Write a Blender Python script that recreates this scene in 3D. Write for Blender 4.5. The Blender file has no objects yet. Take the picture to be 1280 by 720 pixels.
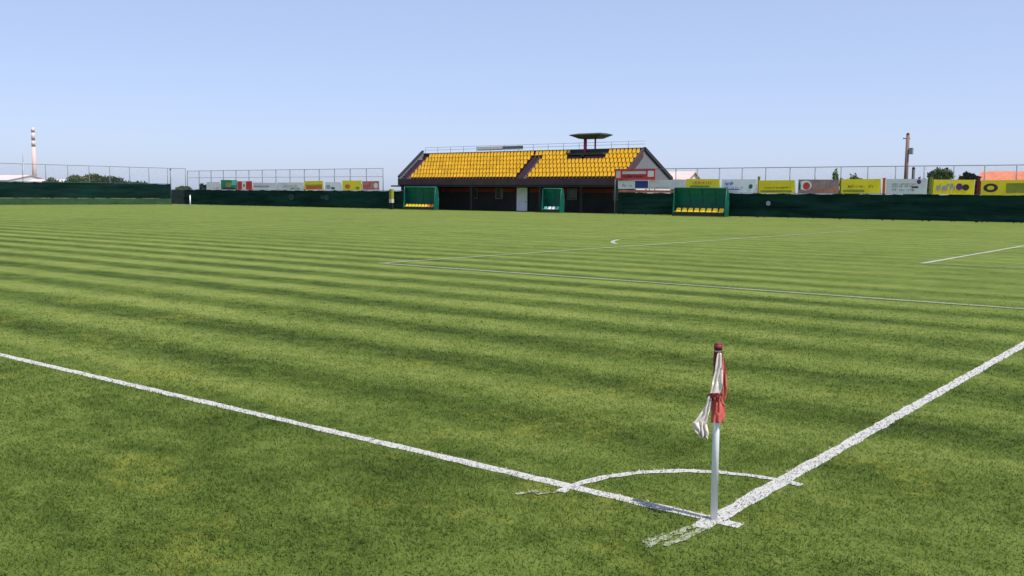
import bpy, bmesh, math, random
import numpy as np
from mathutils import Matrix, Vector

random.seed(7)
RNG = np.random.default_rng(7)
S = bpy.context.scene
COL = S.collection
R = math.radians

# ------------------------------------------------------------------ camera
CAM = Vector((2.458, -5.073, 1.872))
yaw, pitch, roll = 0.663109, -0.0952304, 0.0088234
fwd = Vector((-math.sin(yaw) * math.cos(pitch), math.cos(yaw) * math.cos(pitch), math.sin(pitch)))
rgt = Vector((math.cos(yaw), math.sin(yaw), 0))
up = rgt.cross(fwd)
r2 = rgt * math.cos(roll) + up * math.sin(roll)
u2 = -rgt * math.sin(roll) + up * math.cos(roll)
cd = bpy.data.cameras.new('camera')
cd.sensor_width = 36.0
cd.lens = 36.0 * 1217.2 / 1280.0
cd.clip_start, cd.clip_end = 0.1, 8000
cam = bpy.data.objects.new('camera', cd)
m3 = Matrix((r2, u2, -fwd)).transposed()
cam.matrix_world = Matrix.Translation(CAM) @ m3.to_4x4()
COL.objects.link(cam)
S.camera = cam

# ------------------------------------------------------------------ sky, sun, exposure
SUN_EL, SUN_AZ = R(62.5), R(92.0)          # azimuth clockwise from +Y
world = bpy.data.worlds.new('World')
S.world = world
world.use_nodes = True
wn = world.node_tree
bg = wn.nodes['Background']
sky = wn.nodes.new('ShaderNodeTexSky')
sky.sky_type = 'NISHITA'
sky.sun_disc = False
sky.sun_elevation = SUN_EL
sky.sun_rotation = SUN_AZ
sky.altitude = 100
sky.air_density = 0.66
sky.dust_density = 1.25
sky.ozone_density = 1.6
bal = wn.nodes.new('ShaderNodeMix')
bal.data_type, bal.blend_type = 'RGBA', 'MULTIPLY'
bal.inputs['Factor'].default_value = 1
bal.inputs['B'].default_value = (1.07, 0.95, 1.0, 1)      # white balance of the sky
wn.links.new(sky.outputs[0], bal.inputs['A'])
hz = wn.nodes.new('ShaderNodeMix')                          # pale summer haze over the whole sky
hz.data_type = 'RGBA'
hz.inputs['Factor'].default_value = 0.55
hz.inputs['B'].default_value = (2.45, 3.10, 4.35, 1)
wn.links.new(bal.outputs['Result'], hz.inputs['A'])
wn.links.new(hz.outputs['Result'], bg.inputs[0])
bg.inputs[1].default_value = 0.15
sd = bpy.data.lights.new('sun', 'SUN')
sd.energy = 4.35
sd.angle = R(0.53)
sd.color = (1.0, 0.95, 0.87)
sun = bpy.data.objects.new('sun', sd)
sdir = Vector((math.sin(SUN_AZ) * math.cos(SUN_EL), math.cos(SUN_AZ) * math.cos(SUN_EL), math.sin(SUN_EL)))
sun.rotation_euler = sdir.to_track_quat('Z', 'Y').to_euler()
sun.location = (30, -20, 60)
COL.objects.link(sun)
vs = S.view_settings
vs.view_transform = 'Standard'
vs.look = 'None'
vs.exposure = 0.45
vs.gamma = 1.0
vs.use_curve_mapping = False
S.render.filter_size = 2.5

# ------------------------------------------------------------------ helpers
def mesh_obj(name, bm, mats, parent=None, smooth=False):
    me = bpy.data.meshes.new(name)
    bm.normal_update()
    bm.to_mesh(me)
    bm.free()
    for m in (mats if isinstance(mats, (list, tuple)) else [mats]):
        me.materials.append(m)
    if smooth:
        for p in me.polygons:
            p.use_smooth = True
    o = bpy.data.objects.new(name, me)
    COL.objects.link(o)
    if parent is not None:
        o.parent = parent
    return o

def tag(o, label=None, cat=None, group=None, kind=None):
    if label: o['label'] = label
    if cat: o['category'] = cat
    if group: o['group'] = group
    if kind: o['kind'] = kind
    return o

def thing(name, label, cat, loc=(0, 0, 0), rz=0, group=None):
    o = bpy.data.objects.new(name, None)
    o.empty_display_size = 0.3
    o.location = loc
    o.rotation_euler = (0, 0, rz)
    COL.objects.link(o)
    return tag(o, label, cat, group)

def box(bm, x0, x1, y0, y1, z0, z1, mi=0):
    v = [bm.verts.new(c) for c in ((x0, y0, z0), (x1, y0, z0), (x1, y1, z0), (x0, y1, z0),
                                   (x0, y0, z1), (x1, y0, z1), (x1, y1, z1), (x0, y1, z1))]
    for f in ((3, 2, 1, 0), (4, 5, 6, 7), (0, 1, 5, 4), (1, 2, 6, 5), (2, 3, 7, 6), (3, 0, 4, 7)):
        bm.faces.new([v[i] for i in f]).material_index = mi

def prism(bm, pts, axis, a, b, mi=0):
    """polygon extruded along an axis: pts are the two other coordinates in order."""
    def mk(p, t):
        return {'x': (t, p[0], p[1]), 'y': (p[0], t, p[1]), 'z': (p[0], p[1], t)}[axis]
    A = [bm.verts.new(mk(p, a)) for p in pts]
    B = [bm.verts.new(mk(p, b)) for p in pts]
    n = len(pts)
    fs = [bm.faces.new(A), bm.faces.new(B[::-1])]
    for i in range(n):
        fs.append(bm.faces.new((A[i], B[i], B[(i + 1) % n], A[(i + 1) % n])))
    for f in fs: f.material_index = mi
    bmesh.ops.recalc_face_normals(bm, faces=fs)

def tube(bm, p0, p1, r0, r1=None, n=8, mi=0):
    r1 = r0 if r1 is None else r1
    p0, p1 = Vector(p0), Vector(p1)
    d = (p1 - p0).normalized()
    a = d.orthogonal().normalized(); b = d.cross(a)
    A, B = [], []
    for i in range(n):
        t = 2 * math.pi * i / n
        w = a * math.cos(t) + b * math.sin(t)
        A.append(bm.verts.new(p0 + w * r0)); B.append(bm.verts.new(p1 + w * r1))
    fs = []
    for i in range(n):
        f = bm.faces.new((A[i], A[(i + 1) % n], B[(i + 1) % n], B[i])); f.smooth = True; fs.append(f)
    fs.append(bm.faces.new(A[::-1])); fs.append(bm.faces.new(B))
    for f in fs: f.material_index = mi

def bb(fn):
    bm = bmesh.new(); fn(bm); return bm

def B_(*a):
    bm = bmesh.new(); box(bm, *a); return bm

def T_(*a, **k):
    bm = bmesh.new(); tube(bm, *a, **k); return bm

# ------------------------------------------------------------------ materials
def N(nt, t, **kw):
    n = nt.nodes.new(t)
    for k, v in kw.items(): setattr(n, k, v)
    return n

def mat(name, c, rough=0.7, var=0.15, scale=3.0, metal=0.0, bump=0.0, spec=0.4, streak=False):
    m = bpy.data.materials.new(name)
    m.use_nodes = True
    nt = m.node_tree
    p = nt.nodes['Principled BSDF']
    p.inputs['Roughness'].default_value = rough
    p.inputs['Metallic'].default_value = metal
    p.inputs['Specular IOR Level'].default_value = spec
    tc = N(nt, 'ShaderNodeTexCoord')
    mp = N(nt, 'ShaderNodeMapping')
    if streak: mp.inputs['Scale'].default_value = streak
    nz = N(nt, 'ShaderNodeTexNoise')
    nz.inputs['Scale'].default_value = scale
    nz.inputs['Detail'].default_value = 6
    nz.inputs['Roughness'].default_value = 0.65
    nt.links.new(tc.outputs['Object'], mp.inputs[0])
    nt.links.new(mp.outputs[0], nz.inputs['Vector'])
    rp = N(nt, 'ShaderNodeMapRange')
    rp.inputs['From Min'].default_value = 0.3
    rp.inputs['From Max'].default_value = 0.7
    nt.links.new(nz.outputs[0], rp.inputs[0])
    mx = N(nt, 'ShaderNodeMix', data_type='RGBA')
    c = tuple(c)
    mx.inputs['A'].default_value = tuple(max(0, x * (1 - var)) for x in c) + (1,)
    mx.inputs['B'].default_value = tuple(min(1, x * (1 + var)) for x in c) + (1,)
    nt.links.new(rp.outputs[0], mx.inputs['Factor'])
    nt.links.new(mx.outputs['Result'], p.inputs['Base Color'])
    if bump:
        bp = N(nt, 'ShaderNodeBump')
        bp.inputs['Strength'].default_value = bump
        nt.links.new(nz.outputs[0], bp.inputs['Height'])
        nt.links.new(bp.outputs[0], p.inputs['Normal'])
    return m

def translucent(m, c, f):
    nt = m.node_tree
    out = nt.nodes['Material Output']
    p = nt.nodes['Principled BSDF']
    t = N(nt, 'ShaderNodeBsdfTranslucent')
    t.inputs[0].default_value = tuple(c) + (1,)
    mx = N(nt, 'ShaderNodeMixShader')
    mx.inputs[0].default_value = f
    nt.links.new(p.outputs[0], mx.inputs[1]); nt.links.new(t.outputs[0], mx.inputs[2])
    nt.links.new(mx.outputs[0], out.inputs[0])
    return m

# one lawn colour shared by the ground sheet and by the blades of grass (world position)
def lawn_group():
    g = bpy.data.node_groups.new('lawn_colour', 'ShaderNodeTree')
    g.interface.new_socket('Color', in_out='OUTPUT', socket_type='NodeSocketColor')
    g.interface.new_socket('Height', in_out='OUTPUT', socket_type='NodeSocketFloat')
    L = g.links.new
    out = N(g, 'NodeGroupOutput')
    geo = N(g, 'ShaderNodeNewGeometry')
    sep = N(g, 'ShaderNodeSeparateXYZ')
    L(geo.outputs['Position'], sep.inputs[0])
    flat = N(g, 'ShaderNodeCombineXYZ')
    L(sep.outputs[0], flat.inputs[0]); L(sep.outputs[1], flat.inputs[1])

    def noise(scale, detail=4, rough=0.6, sx=1, sy=1, off=0.0):
        mp = N(g, 'ShaderNodeMapping')
        mp.inputs['Scale'].default_value = (sx, sy, 1)
        mp.inputs['Location'].default_value = (off, off * 1.7, 0)
        L(flat.outputs[0], mp.inputs[0])
        n = N(g, 'ShaderNodeTexNoise')
        n.inputs['Scale'].default_value = scale
        n.inputs['Detail'].default_value = detail
        n.inputs['Roughness'].default_value = rough
        L(mp.outputs[0], n.inputs['Vector'])
        return n.outputs[0]

    def math_(op, a, b=None, c=None, clamp=False):
        n = N(g, 'ShaderNodeMath', operation=op, use_clamp=clamp)
        for i, v in enumerate((a, b, c)):
            if v is None: continue
            if isinstance(v, (int, float)): n.inputs[i].default_value = v
            else: L(v, n.inputs[i])
        return n.outputs[0]

    def rng(v, a, b, c=0.0, d=1.0, smooth=True):
        n = N(g, 'ShaderNodeMapRange')
        if smooth: n.interpolation_type = 'SMOOTHSTEP'
        L(v, n.inputs[0])
        for i, x in enumerate((a, b, c, d)): n.inputs[i + 1].default_value = x
        return n.outputs[0]

    X, Y = sep.outputs[0], sep.outputs[1]
    warp = noise(0.16, 3, 0.5)
    warp2 = noise(1.1, 3, 0.6, off=4)
    ph = math_('MULTIPLY_ADD', warp, 0.10, Y)
    ph = math_('MULTIPLY_ADD', warp2, 0.06, ph)
    ph = math_('MULTIPLY', math_('ADD', ph, -1.40 - 0.05 - 0.03), 2 * math.pi / 1.75)
    st = math_('COSINE', ph)                                  # +1 on a dark pass
    amp = rng(noise(0.11, 2, 0.5, off=9), 0.3, 0.65, 0.55, 1.0)
    amp = math_('MULTIPLY', amp, rng(X, -9.0, 1.0, 1.0, 0.45))
    amp = math_('MULTIPLY', amp, rng(Y, 0.2, 0.8))            # the mower turns back at the touchline
    amp = math_('MULTIPLY', amp, rng(Y, 11, 22, 1.0, 0.25))
    st = math_('MULTIPLY', st, amp)
    st = rng(st, -0.8, 0.8, -1, 1)
    # tone: 0 dark .. 1 light
    big = rng(noise(0.22, 3, 0.55, off=2), 0.3, 0.7, -0.5, 0.5)
    mid = rng(noise(1.7, 5, 0.62, sx=0.55, off=6), 0.30, 0.70, -0.5, 0.5)
    small = rng(noise(5.0, 6, 0.72, sx=0.8, off=1), 0.3, 0.7, -0.5, 0.5)
    fine = rng(noise(60.0, 4, 0.7, off=3), 0.2, 0.8, -0.5, 0.5)
    far_ = rng(noise(0.5, 4, 0.7, sx=0.12, off=12), 0.3, 0.7, -0.5, 0.5)
    t = math_('MULTIPLY_ADD', st, -0.27, 0.44)
    t = math_('MULTIPLY_ADD', big, 0.10, t)
    t = math_('MULTIPLY_ADD', mid, rng(Y, -0.5, 1.5, 0.36, 0.24), t)
    t = math_('MULTIPLY_ADD', small, 0.30, t)
    t = math_('MULTIPLY_ADD', fine, 0.22, t)
    t = math_('MULTIPLY_ADD', far_, 0.14, t)
    # the strip outside the touchline is a little longer and darker, the far half drier
    t = math_('ADD', t, rng(Y, -0.4, 0.5, -0.06, 0.0))
    t = math_('ADD', t, rng(Y, 4, 40, 0.0, 0.12), None, True)
    ramp = N(g, 'ShaderNodeValToRGB')
    e = ramp.color_ramp.elements
    e[0].position, e[0].color = 0.0, (0.034, 0.056, 0.009, 1)
    e[1].position, e[1].color = 1.0, (0.205, 0.242, 0.062, 1)
    a = e.new(0.35); a.color = (0.082, 0.122, 0.020, 1)
    a = e.new(0.65); a.color = (0.136, 0.178, 0.037, 1)
    L(t, ramp.inputs[0])
    # yellowed patches
    yl = math_('MULTIPLY', rng(noise(0.9, 4, 0.6, sx=0.7, off=21), 0.52, 0.68), math_('MULTIPLY', rng(noise(7, 4, 0.7, off=17), 0.38, 0.66), rng(Y, 1.0, 6.0, 1.0, 0.45)))
    yl = math_('MULTIPLY', yl, 0.75)
    mx = N(g, 'ShaderNodeMix', data_type='RGBA')
    mx.inputs['B'].default_value = (0.225, 0.232, 0.040, 1)
    L(yl, mx.inputs['Factor']); L(ramp.outputs[0], mx.inputs['A'])
    L(mx.outputs['Result'], out.inputs[0])
    L(math_('ADD', math_('MULTIPLY', small, 0.5), fine), out.inputs[1])
    return g

LAWN = lawn_group()

def lawn_mat(name, blade=False, gain=1.0):
    m = bpy.data.materials.new(name)
    m.use_nodes = True
    nt = m.node_tree
    p = nt.nodes['Principled BSDF']
    g = N(nt, 'ShaderNodeGroup'); g.node_tree = LAWN
    mul = N(nt, 'ShaderNodeMix', data_type='RGBA', blend_type='MULTIPLY')
    mul.inputs['Factor'].default_value = 1
    mul.inputs['B'].default_value = (gain, gain, gain, 1)
    nt.links.new(g.outputs[0], mul.inputs['A'])
    c = mul.outputs['Result']
    nt.links.new(c, p.inputs['Base Color'])
    p.inputs['Roughness'].default_value = 0.6 if blade else 0.95
    p.inputs['Specular IOR Level'].default_value = 0.25 if blade else 0.1
    if blade:
        t = N(nt, 'ShaderNodeBsdfTranslucent')
        nt.links.new(c, t.inputs[0])
        mx = N(nt, 'ShaderNodeMixShader'); mx.inputs[0].default_value = 0.45
        nt.links.new(p.outputs[0], mx.inputs[1]); nt.links.new(t.outputs[0], mx.inputs[2])
        nt.links.new(mx.outputs[0], nt.nodes['Material Output'].inputs[0])
    else:
        bp = N(nt, 'ShaderNodeBump')
        bp.inputs['Strength'].default_value = 0.5
        bp.inputs['Distance'].default_value = 0.03
        nt.links.new(g.outputs[1], bp.inputs['Height'])
        nt.links.new(bp.outputs[0], p.inputs['Normal'])
    return m

M_LAWN = lawn_mat('lawn', False, 0.96)
M_BLADE = lawn_mat('grass_blade', True, 1.34)

def paint_mat(name, wear, fade=0.0):
    """chalk paint on grass: white, worn through to the lawn in patches"""
    m = bpy.data.materials.new(name); m.use_nodes = True
    nt = m.node_tree; p = nt.nodes['Principled BSDF']
    p.inputs['Roughness'].default_value = 0.9
    p.inputs['Specular IOR Level'].default_value = 0.1
    g = N(nt, 'ShaderNodeGroup'); g.node_tree = LAWN
    geo = N(nt, 'ShaderNodeNewGeometry')
    n = N(nt, 'ShaderNodeTexNoise'); n.inputs['Scale'].default_value = 26; n.inputs['Detail'].default_value = 6
    n.inputs['Roughness'].default_value = 0.7
    nt.links.new(geo.outputs['Position'], n.inputs['Vector'])
    r = N(nt, 'ShaderNodeMapRange'); r.inputs[1].default_value = 0.62 - wear; r.inputs[2].default_value = 0.74 - wear * 0.8
    nt.links.new(n.outputs[0], r.inputs[0])
    mx = N(nt, 'ShaderNodeMix', data_type='RGBA')
    mx.inputs['A'].default_value = (0.40, 0.395, 0.385, 1)
    r.inputs[3].default_value = fade
    nt.links.new(r.outputs[0], mx.inputs['Factor']); nt.links.new(g.outputs[0], mx.inputs['B'])
    nt.links.new(mx.outputs['Result'], p.inputs['Base Color'])
    return m

M_PAINT = paint_mat('line_paint', -0.01, 0.04)
M_PAINT_WORN = paint_mat('worn_line_paint', 0.16)
M_PAINT_RAG = paint_mat('ragged_line_paint', 0.17, 0.45)
M_PAINT_FADED = paint_mat('faded_line_paint', 0.14, 0.62)
M_PAINT_GHOST = paint_mat('old_line_paint', 0.2, 0.88)
M_PAINT_DULL = paint_mat('dull_line_paint', 0.08, 0.38)

# ------------------------------------------------------------------ ground and pitch
def dirt_mat():
    m = mat('dry_field', (0.13, 0.14, 0.05), 0.95, 0.35, 0.05, spec=0.1)
    return m
bm = bmesh.new()
v = [bm.verts.new(c) for c in ((-4000, -3000, -0.02), (3000, -3000, -0.02), (3000, 4000, -0.02), (-4000, 4000, -0.02))]
bm.faces.new(v)
tag(mesh_obj('ground', bm, dirt_mat()), 'dry open field around the ground reaching to the horizon', 'ground', kind='structure')

bm = bmesh.new()
v = [bm.verts.new(c) for c in ((-125.9, -25, 0), (30, -25, 0), (30, 84.9, 0), (-125.9, 84.9, 0))]
bm.faces.new(v)
tag(mesh_obj('pitch', bm, M_LAWN), 'striped mown grass of the football pitch', 'pitch', kind='structure')

# ------------------------------------------------------------------ painted lines
W = 67.14
LW = 0.11
SEGS = []        # near line footprints, kept free of green blades

def polyline(pts, n):
    out = []
    for (a, b) in zip(pts[:-1], pts[1:]):
        for i in range(n): out.append((a[0] + (b[0] - a[0]) * i / n, a[1] + (b[1] - a[1]) * i / n))
    out.append(pts[-1])
    return out

def paint_line(name, label, pts, w, z, m, jit=0.008, step=0.06, near=False, blades=2600, ragged=False):
    length = sum(math.dist(a, b) for a, b in zip(pts[:-1], pts[1:]))
    if len(pts) == 2:
        if near:
            L0 = min(length, 26); k = L0 / length
            mid = (pts[0][0] + (pts[1][0] - pts[0][0]) * k, pts[0][1] + (pts[1][1] - pts[0][1]) * k)
            P = polyline([pts[0], mid], int(L0 / step))
            if k < 1: P = P + polyline([mid, pts[1]], 60)[1:]
        else:
            P = polyline(pts, max(2, int(length / 0.5)))
    else:
        P = pts
    vs_, fs_ = [], []
    ja = jb = 0.0
    for i, p in enumerate(P):
        q0, q1 = P[max(i - 1, 0)], P[min(i + 1, len(P) - 1)]
        dx, dy = q1[0] - q0[0], q1[1] - q0[1]
        l = math.hypot(dx, dy); nx, ny = -dy / l, dx / l
        ja = 0.5 * ja + random.uniform(-jit, jit); jb = 0.5 * jb + random.uniform(-jit, jit)
        a, b = w / 2 + ja, w / 2 + jb
        vs_.append((p[0] + nx * a, p[1] + ny * a, z)); vs_.append((p[0] - nx * b, p[1] - ny * b, z))
        if i and not ragged: k = 2 * i; fs_.append((k - 2, k - 1, k + 1, k))
    bl = []
    if near:
        for a, b in zip(P[:-1], P[1:]):
            d = math.hypot((a[0] + b[0]) / 2 - CAM.x, (a[1] + b[1]) / 2 - CAM.y)
            if d > 27: continue
            SEGS.append((a, b, w / 2))
            sl = math.dist(a, b); k = max(1.0, d / 7)
            tt = 0
            if ragged:
                SEGS.pop(); tt = math.dist(a, pts[0]) / length; SEGS.append((a, b, w * .42 * (1 - tt)))
            cnt = RNG.poisson(blades * w * sl / k ** 2 * (1 - .75 * tt))
            dx, dy = (b[0] - a[0]) / sl, (b[1] - a[1]) / sl
            for _ in range(cnt):
                t = random.random() * sl; o = random.gauss(0, w * (0.33 + .35 * tt))
                if abs(o) > w * (0.52 + 1.2 * tt): continue
                x, y = a[0] + dx * t - dy * o, a[1] + dy * t + dx * o
                an = random.uniform(0, 6.283); ww = random.uniform(.003, .0055) * k; h = random.uniform(.006, .015)
                cx_, cy_ = math.cos(an) * ww, math.sin(an) * ww
                lx, ly = random.gauss(0, .012), random.gauss(0, .012)
                n0 = len(vs_)
                vs_ += [(x - cx_, y - cy_, z), (x + cx_, y + cy_, z), (x + lx, y + ly, z + h)]
                fs_.append((n0, n0 + 1, n0 + 2))
    me = bpy.data.meshes.new(name)
    me.from_pydata(vs_, [], fs_)
    me.materials.append(m)
    o = bpy.data.objects.new(name, me); COL.objects.link(o)
    return tag(o, label, 'pitch line', kind='structure')

def arc(cx, cy, r, a0, a1, n):
    return [(cx + r * math.cos(R(a0 + (a1 - a0) * i / n)), cy + r * math.sin(R(a0 + (a1 - a0) * i / n))) for i in range(n + 1)]

paint_line('touchline', 'white touchline running from the corner flag to the left edge', [(0.17, 0.0), (-105, 0.0)], 0.10, 0.004, M_PAINT, near=True)
paint_line('goal_line', 'white goal line running from the corner flag to the right', [(0.0, -0.18), (0.0, W)], 0.108, 0.005, M_PAINT, near=True)
for pts, w in (([(0.030, -0.17), (0.012, -0.40), (-0.012, -0.56)], .045), ([(-0.038, -0.17), (-0.055, -0.36), (-0.075, -0.64)], .040), ([(-0.10, -0.40), (-0.115, -0.60)], .022)):
    P2 = []
    for a_, b_ in zip(pts[:-1], pts[1:]): P2 += polyline([a_, b_], 8)[:-1]
    paint_line('goal_line_stub', 'worn streak of the goal line running past the corner', P2 + [pts[-1]], w, 0.0065, M_PAINT_RAG, near=True, blades=4200, jit=0.012)
paint_line('corner_arc', 'thin white quarter circle at the corner flag', arc(0, 0, 1.0, 82, 188, 46), 0.07, 0.006, M_PAINT, near=True, jit=0.010)
for pts in ([(-1.0, -0.14), (-1.07, -0.28)], [(-1.11, -0.22), (-1.18, -0.36)]):
    paint_line('corner_arc_stub', 'worn tail of the corner arc outside the touchline', polyline(pts, 6), .035, 0.0075, M_PAINT_RAG, near=True, blades=3600, jit=0.012)
py_, gy_ = W / 2 - 20.16, W / 2 - 9.16
for nm, lb, pts in [
    ('penalty_area_line', 'faded side line of the penalty area', [(0, py_), (-16.5, py_)]),
    ('penalty_area_line', 'faded front line of the penalty area', [(-16.5, py_), (-16.5, W - py_)]),
    ('penalty_area_line', 'far side line of the penalty area', [(-16.5, W - py_), (0, W - py_)]),
    ('goal_area_line', 'side line of the goal area', [(0, gy_), (-5.5, gy_)]),
    ('goal_area_line', 'front line of the goal area', [(-5.5, gy_), (-5.5, W - gy_)]),
    ('goal_area_line', 'far side line of the goal area', [(-5.5, W - gy_), (0, W - gy_)]),
    ('halfway_line', 'halfway line across the pitch', [(-52.5, 0), (-52.5, W)]),
    ('far_touchline', 'touchline in front of the stand', [(0, W), (-105, W)]),
    ('far_goal_line', 'goal line at the far end of the pitch', [(-105, 0), (-105, W)]),
]:
    front = nm == 'goal_area_line' and 'front' in lb
    paint_line(nm, lb, pts, 0.15 if front else 0.22 if 'penalty' in nm else 0.12, 0.0095, M_PAINT_DULL if front else M_PAINT_FADED if lb.startswith('faded') or lb.startswith('side') else M_PAINT_GHOST, jit=0.02)
paint_line('penalty_arc', 'brighter end of the penalty arc', arc(-11, W / 2, 9.15, 198, 222, 16), 0.17, 0.009, M_PAINT_DULL)
paint_line('penalty_arc', 'faded penalty arc in front of the penalty area', arc(-11, W / 2, 9.15, 127, 197.9, 44) , 0.16, 0.009, M_PAINT_GHOST)
paint_line('penalty_arc', 'faded end of the penalty arc', arc(-11, W / 2, 9.15, 222.1, 233, 8), 0.16, 0.009, M_PAINT_GHOST)
paint_line('centre_circle', 'centre circle of the pitch', arc(-52.5, W / 2, 9.15, 0, 360, 90), 0.12, 0.009, M_PAINT_GHOST)
# ------------------------------------------------------------------ blades of grass near the camera
def grass():
    def batch(n, d0, d1, a0, a1, power):
        u = RNG.random(n)
        if power == 2: d = np.sqrt(d0 ** 2 + u * (d1 ** 2 - d0 ** 2))
        else: d = d0 * (d1 / d0) ** u
        a = RNG.uniform(a0, a1, n)
        return d, a
    h = R(46)
    d1, a1 = batch(150000, 1.5, 7.0, yaw - h, yaw + h, 2)
    d2, a2 = batch(305000, 7.0, 22.0, yaw - h * .9, yaw + h * .9, 0)
    d = np.concatenate([d1, d2]); a = np.concatenate([a1, a2])
    keep = RNG.random(len(d)) < np.clip((22 - d) / 13, 0, 1)
    d, a = d[keep], a[keep]
    x = CAM.x - np.sin(a) * d; y = CAM.y + np.cos(a) * d
    # clear the painted lines
    ok = np.ones(len(x), bool)
    for (p, q, hw) in SEGS:
        dx, dy = q[0] - p[0], q[1] - p[1]; l = math.hypot(dx, dy)
        near = (np.abs(x - p[0]) < l + .2) & (np.abs(y - p[1]) < l + .2) & ok
        idx = np.nonzero(near)[0]
        if not len(idx): continue
        t = ((x[idx] - p[0]) * dx + (y[idx] - p[1]) * dy) / l
        s = np.abs((x[idx] - p[0]) * dy - (y[idx] - p[1]) * dx) / l
        kill = (t > -.02) & (t < l + .02) & (s < hw - .004 + RNG.normal(0, .012, len(idx))) & (RNG.random(len(idx)) < .965)
        ok[idx[kill]] = False
    x, y, d = x[ok], y[ok], d[ok]
    n = len(x)
    k = np.clip(d / 7, 1, 2.2)
    # clumping: height follows a cheap smooth field
    f = np.sin(x * 3.1 + 1.3 * np.sin(y * 2.3)) * np.sin(y * 2.7 + 1.1 * np.sin(x * 1.9)) * .25 + np.sin(x * 9.7 + y * 4.1) * np.sin(y * 8.3 - x * 3.7) * .2
    ht = (.019 + .009 * f) * RNG.uniform(.5, 1.35, n) * np.where(y < -.05, 1.2, 1.0)
    w = RNG.uniform(.0024, .0055, n) * k
    an = RNG.uniform(0, 2 * np.pi, n)
    cx, cy = np.cos(an) * w, np.sin(an) * w
    ld = RNG.uniform(0, 2 * np.pi, n); lm = np.abs(RNG.normal(0, 1.25, n)) * ht
    lx, ly = np.cos(ld) * lm, np.sin(ld) * lm
    co = np.empty((n, 3, 3), np.float32)
    co[:, 0] = np.stack([x - cx, y - cy, np.full(n, .001)], 1)
    co[:, 1] = np.stack([x + cx, y + cy, np.full(n, .001)], 1)
    co[:, 2] = np.stack([x + lx, y + ly, ht], 1)
    me = bpy.data.meshes.new('grass_blades')
    me.vertices.add(3 * n); me.loops.add(3 * n); me.polygons.add(n)
    me.vertices.foreach_set('co', co.ravel())
    me.loops.foreach_set('vertex_index', np.arange(3 * n, dtype=np.int32))
    me.polygons.foreach_set('loop_start', np.arange(0, 3 * n, 3, dtype=np.int32))
    me.update(calc_edges=True)
    me.materials.append(M_BLADE)
    o = bpy.data.objects.new('grass_blades', me); COL.objects.link(o)
    tag(o, 'short mown blades of grass in the foreground', 'grass', kind='stuff')
grass()

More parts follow.
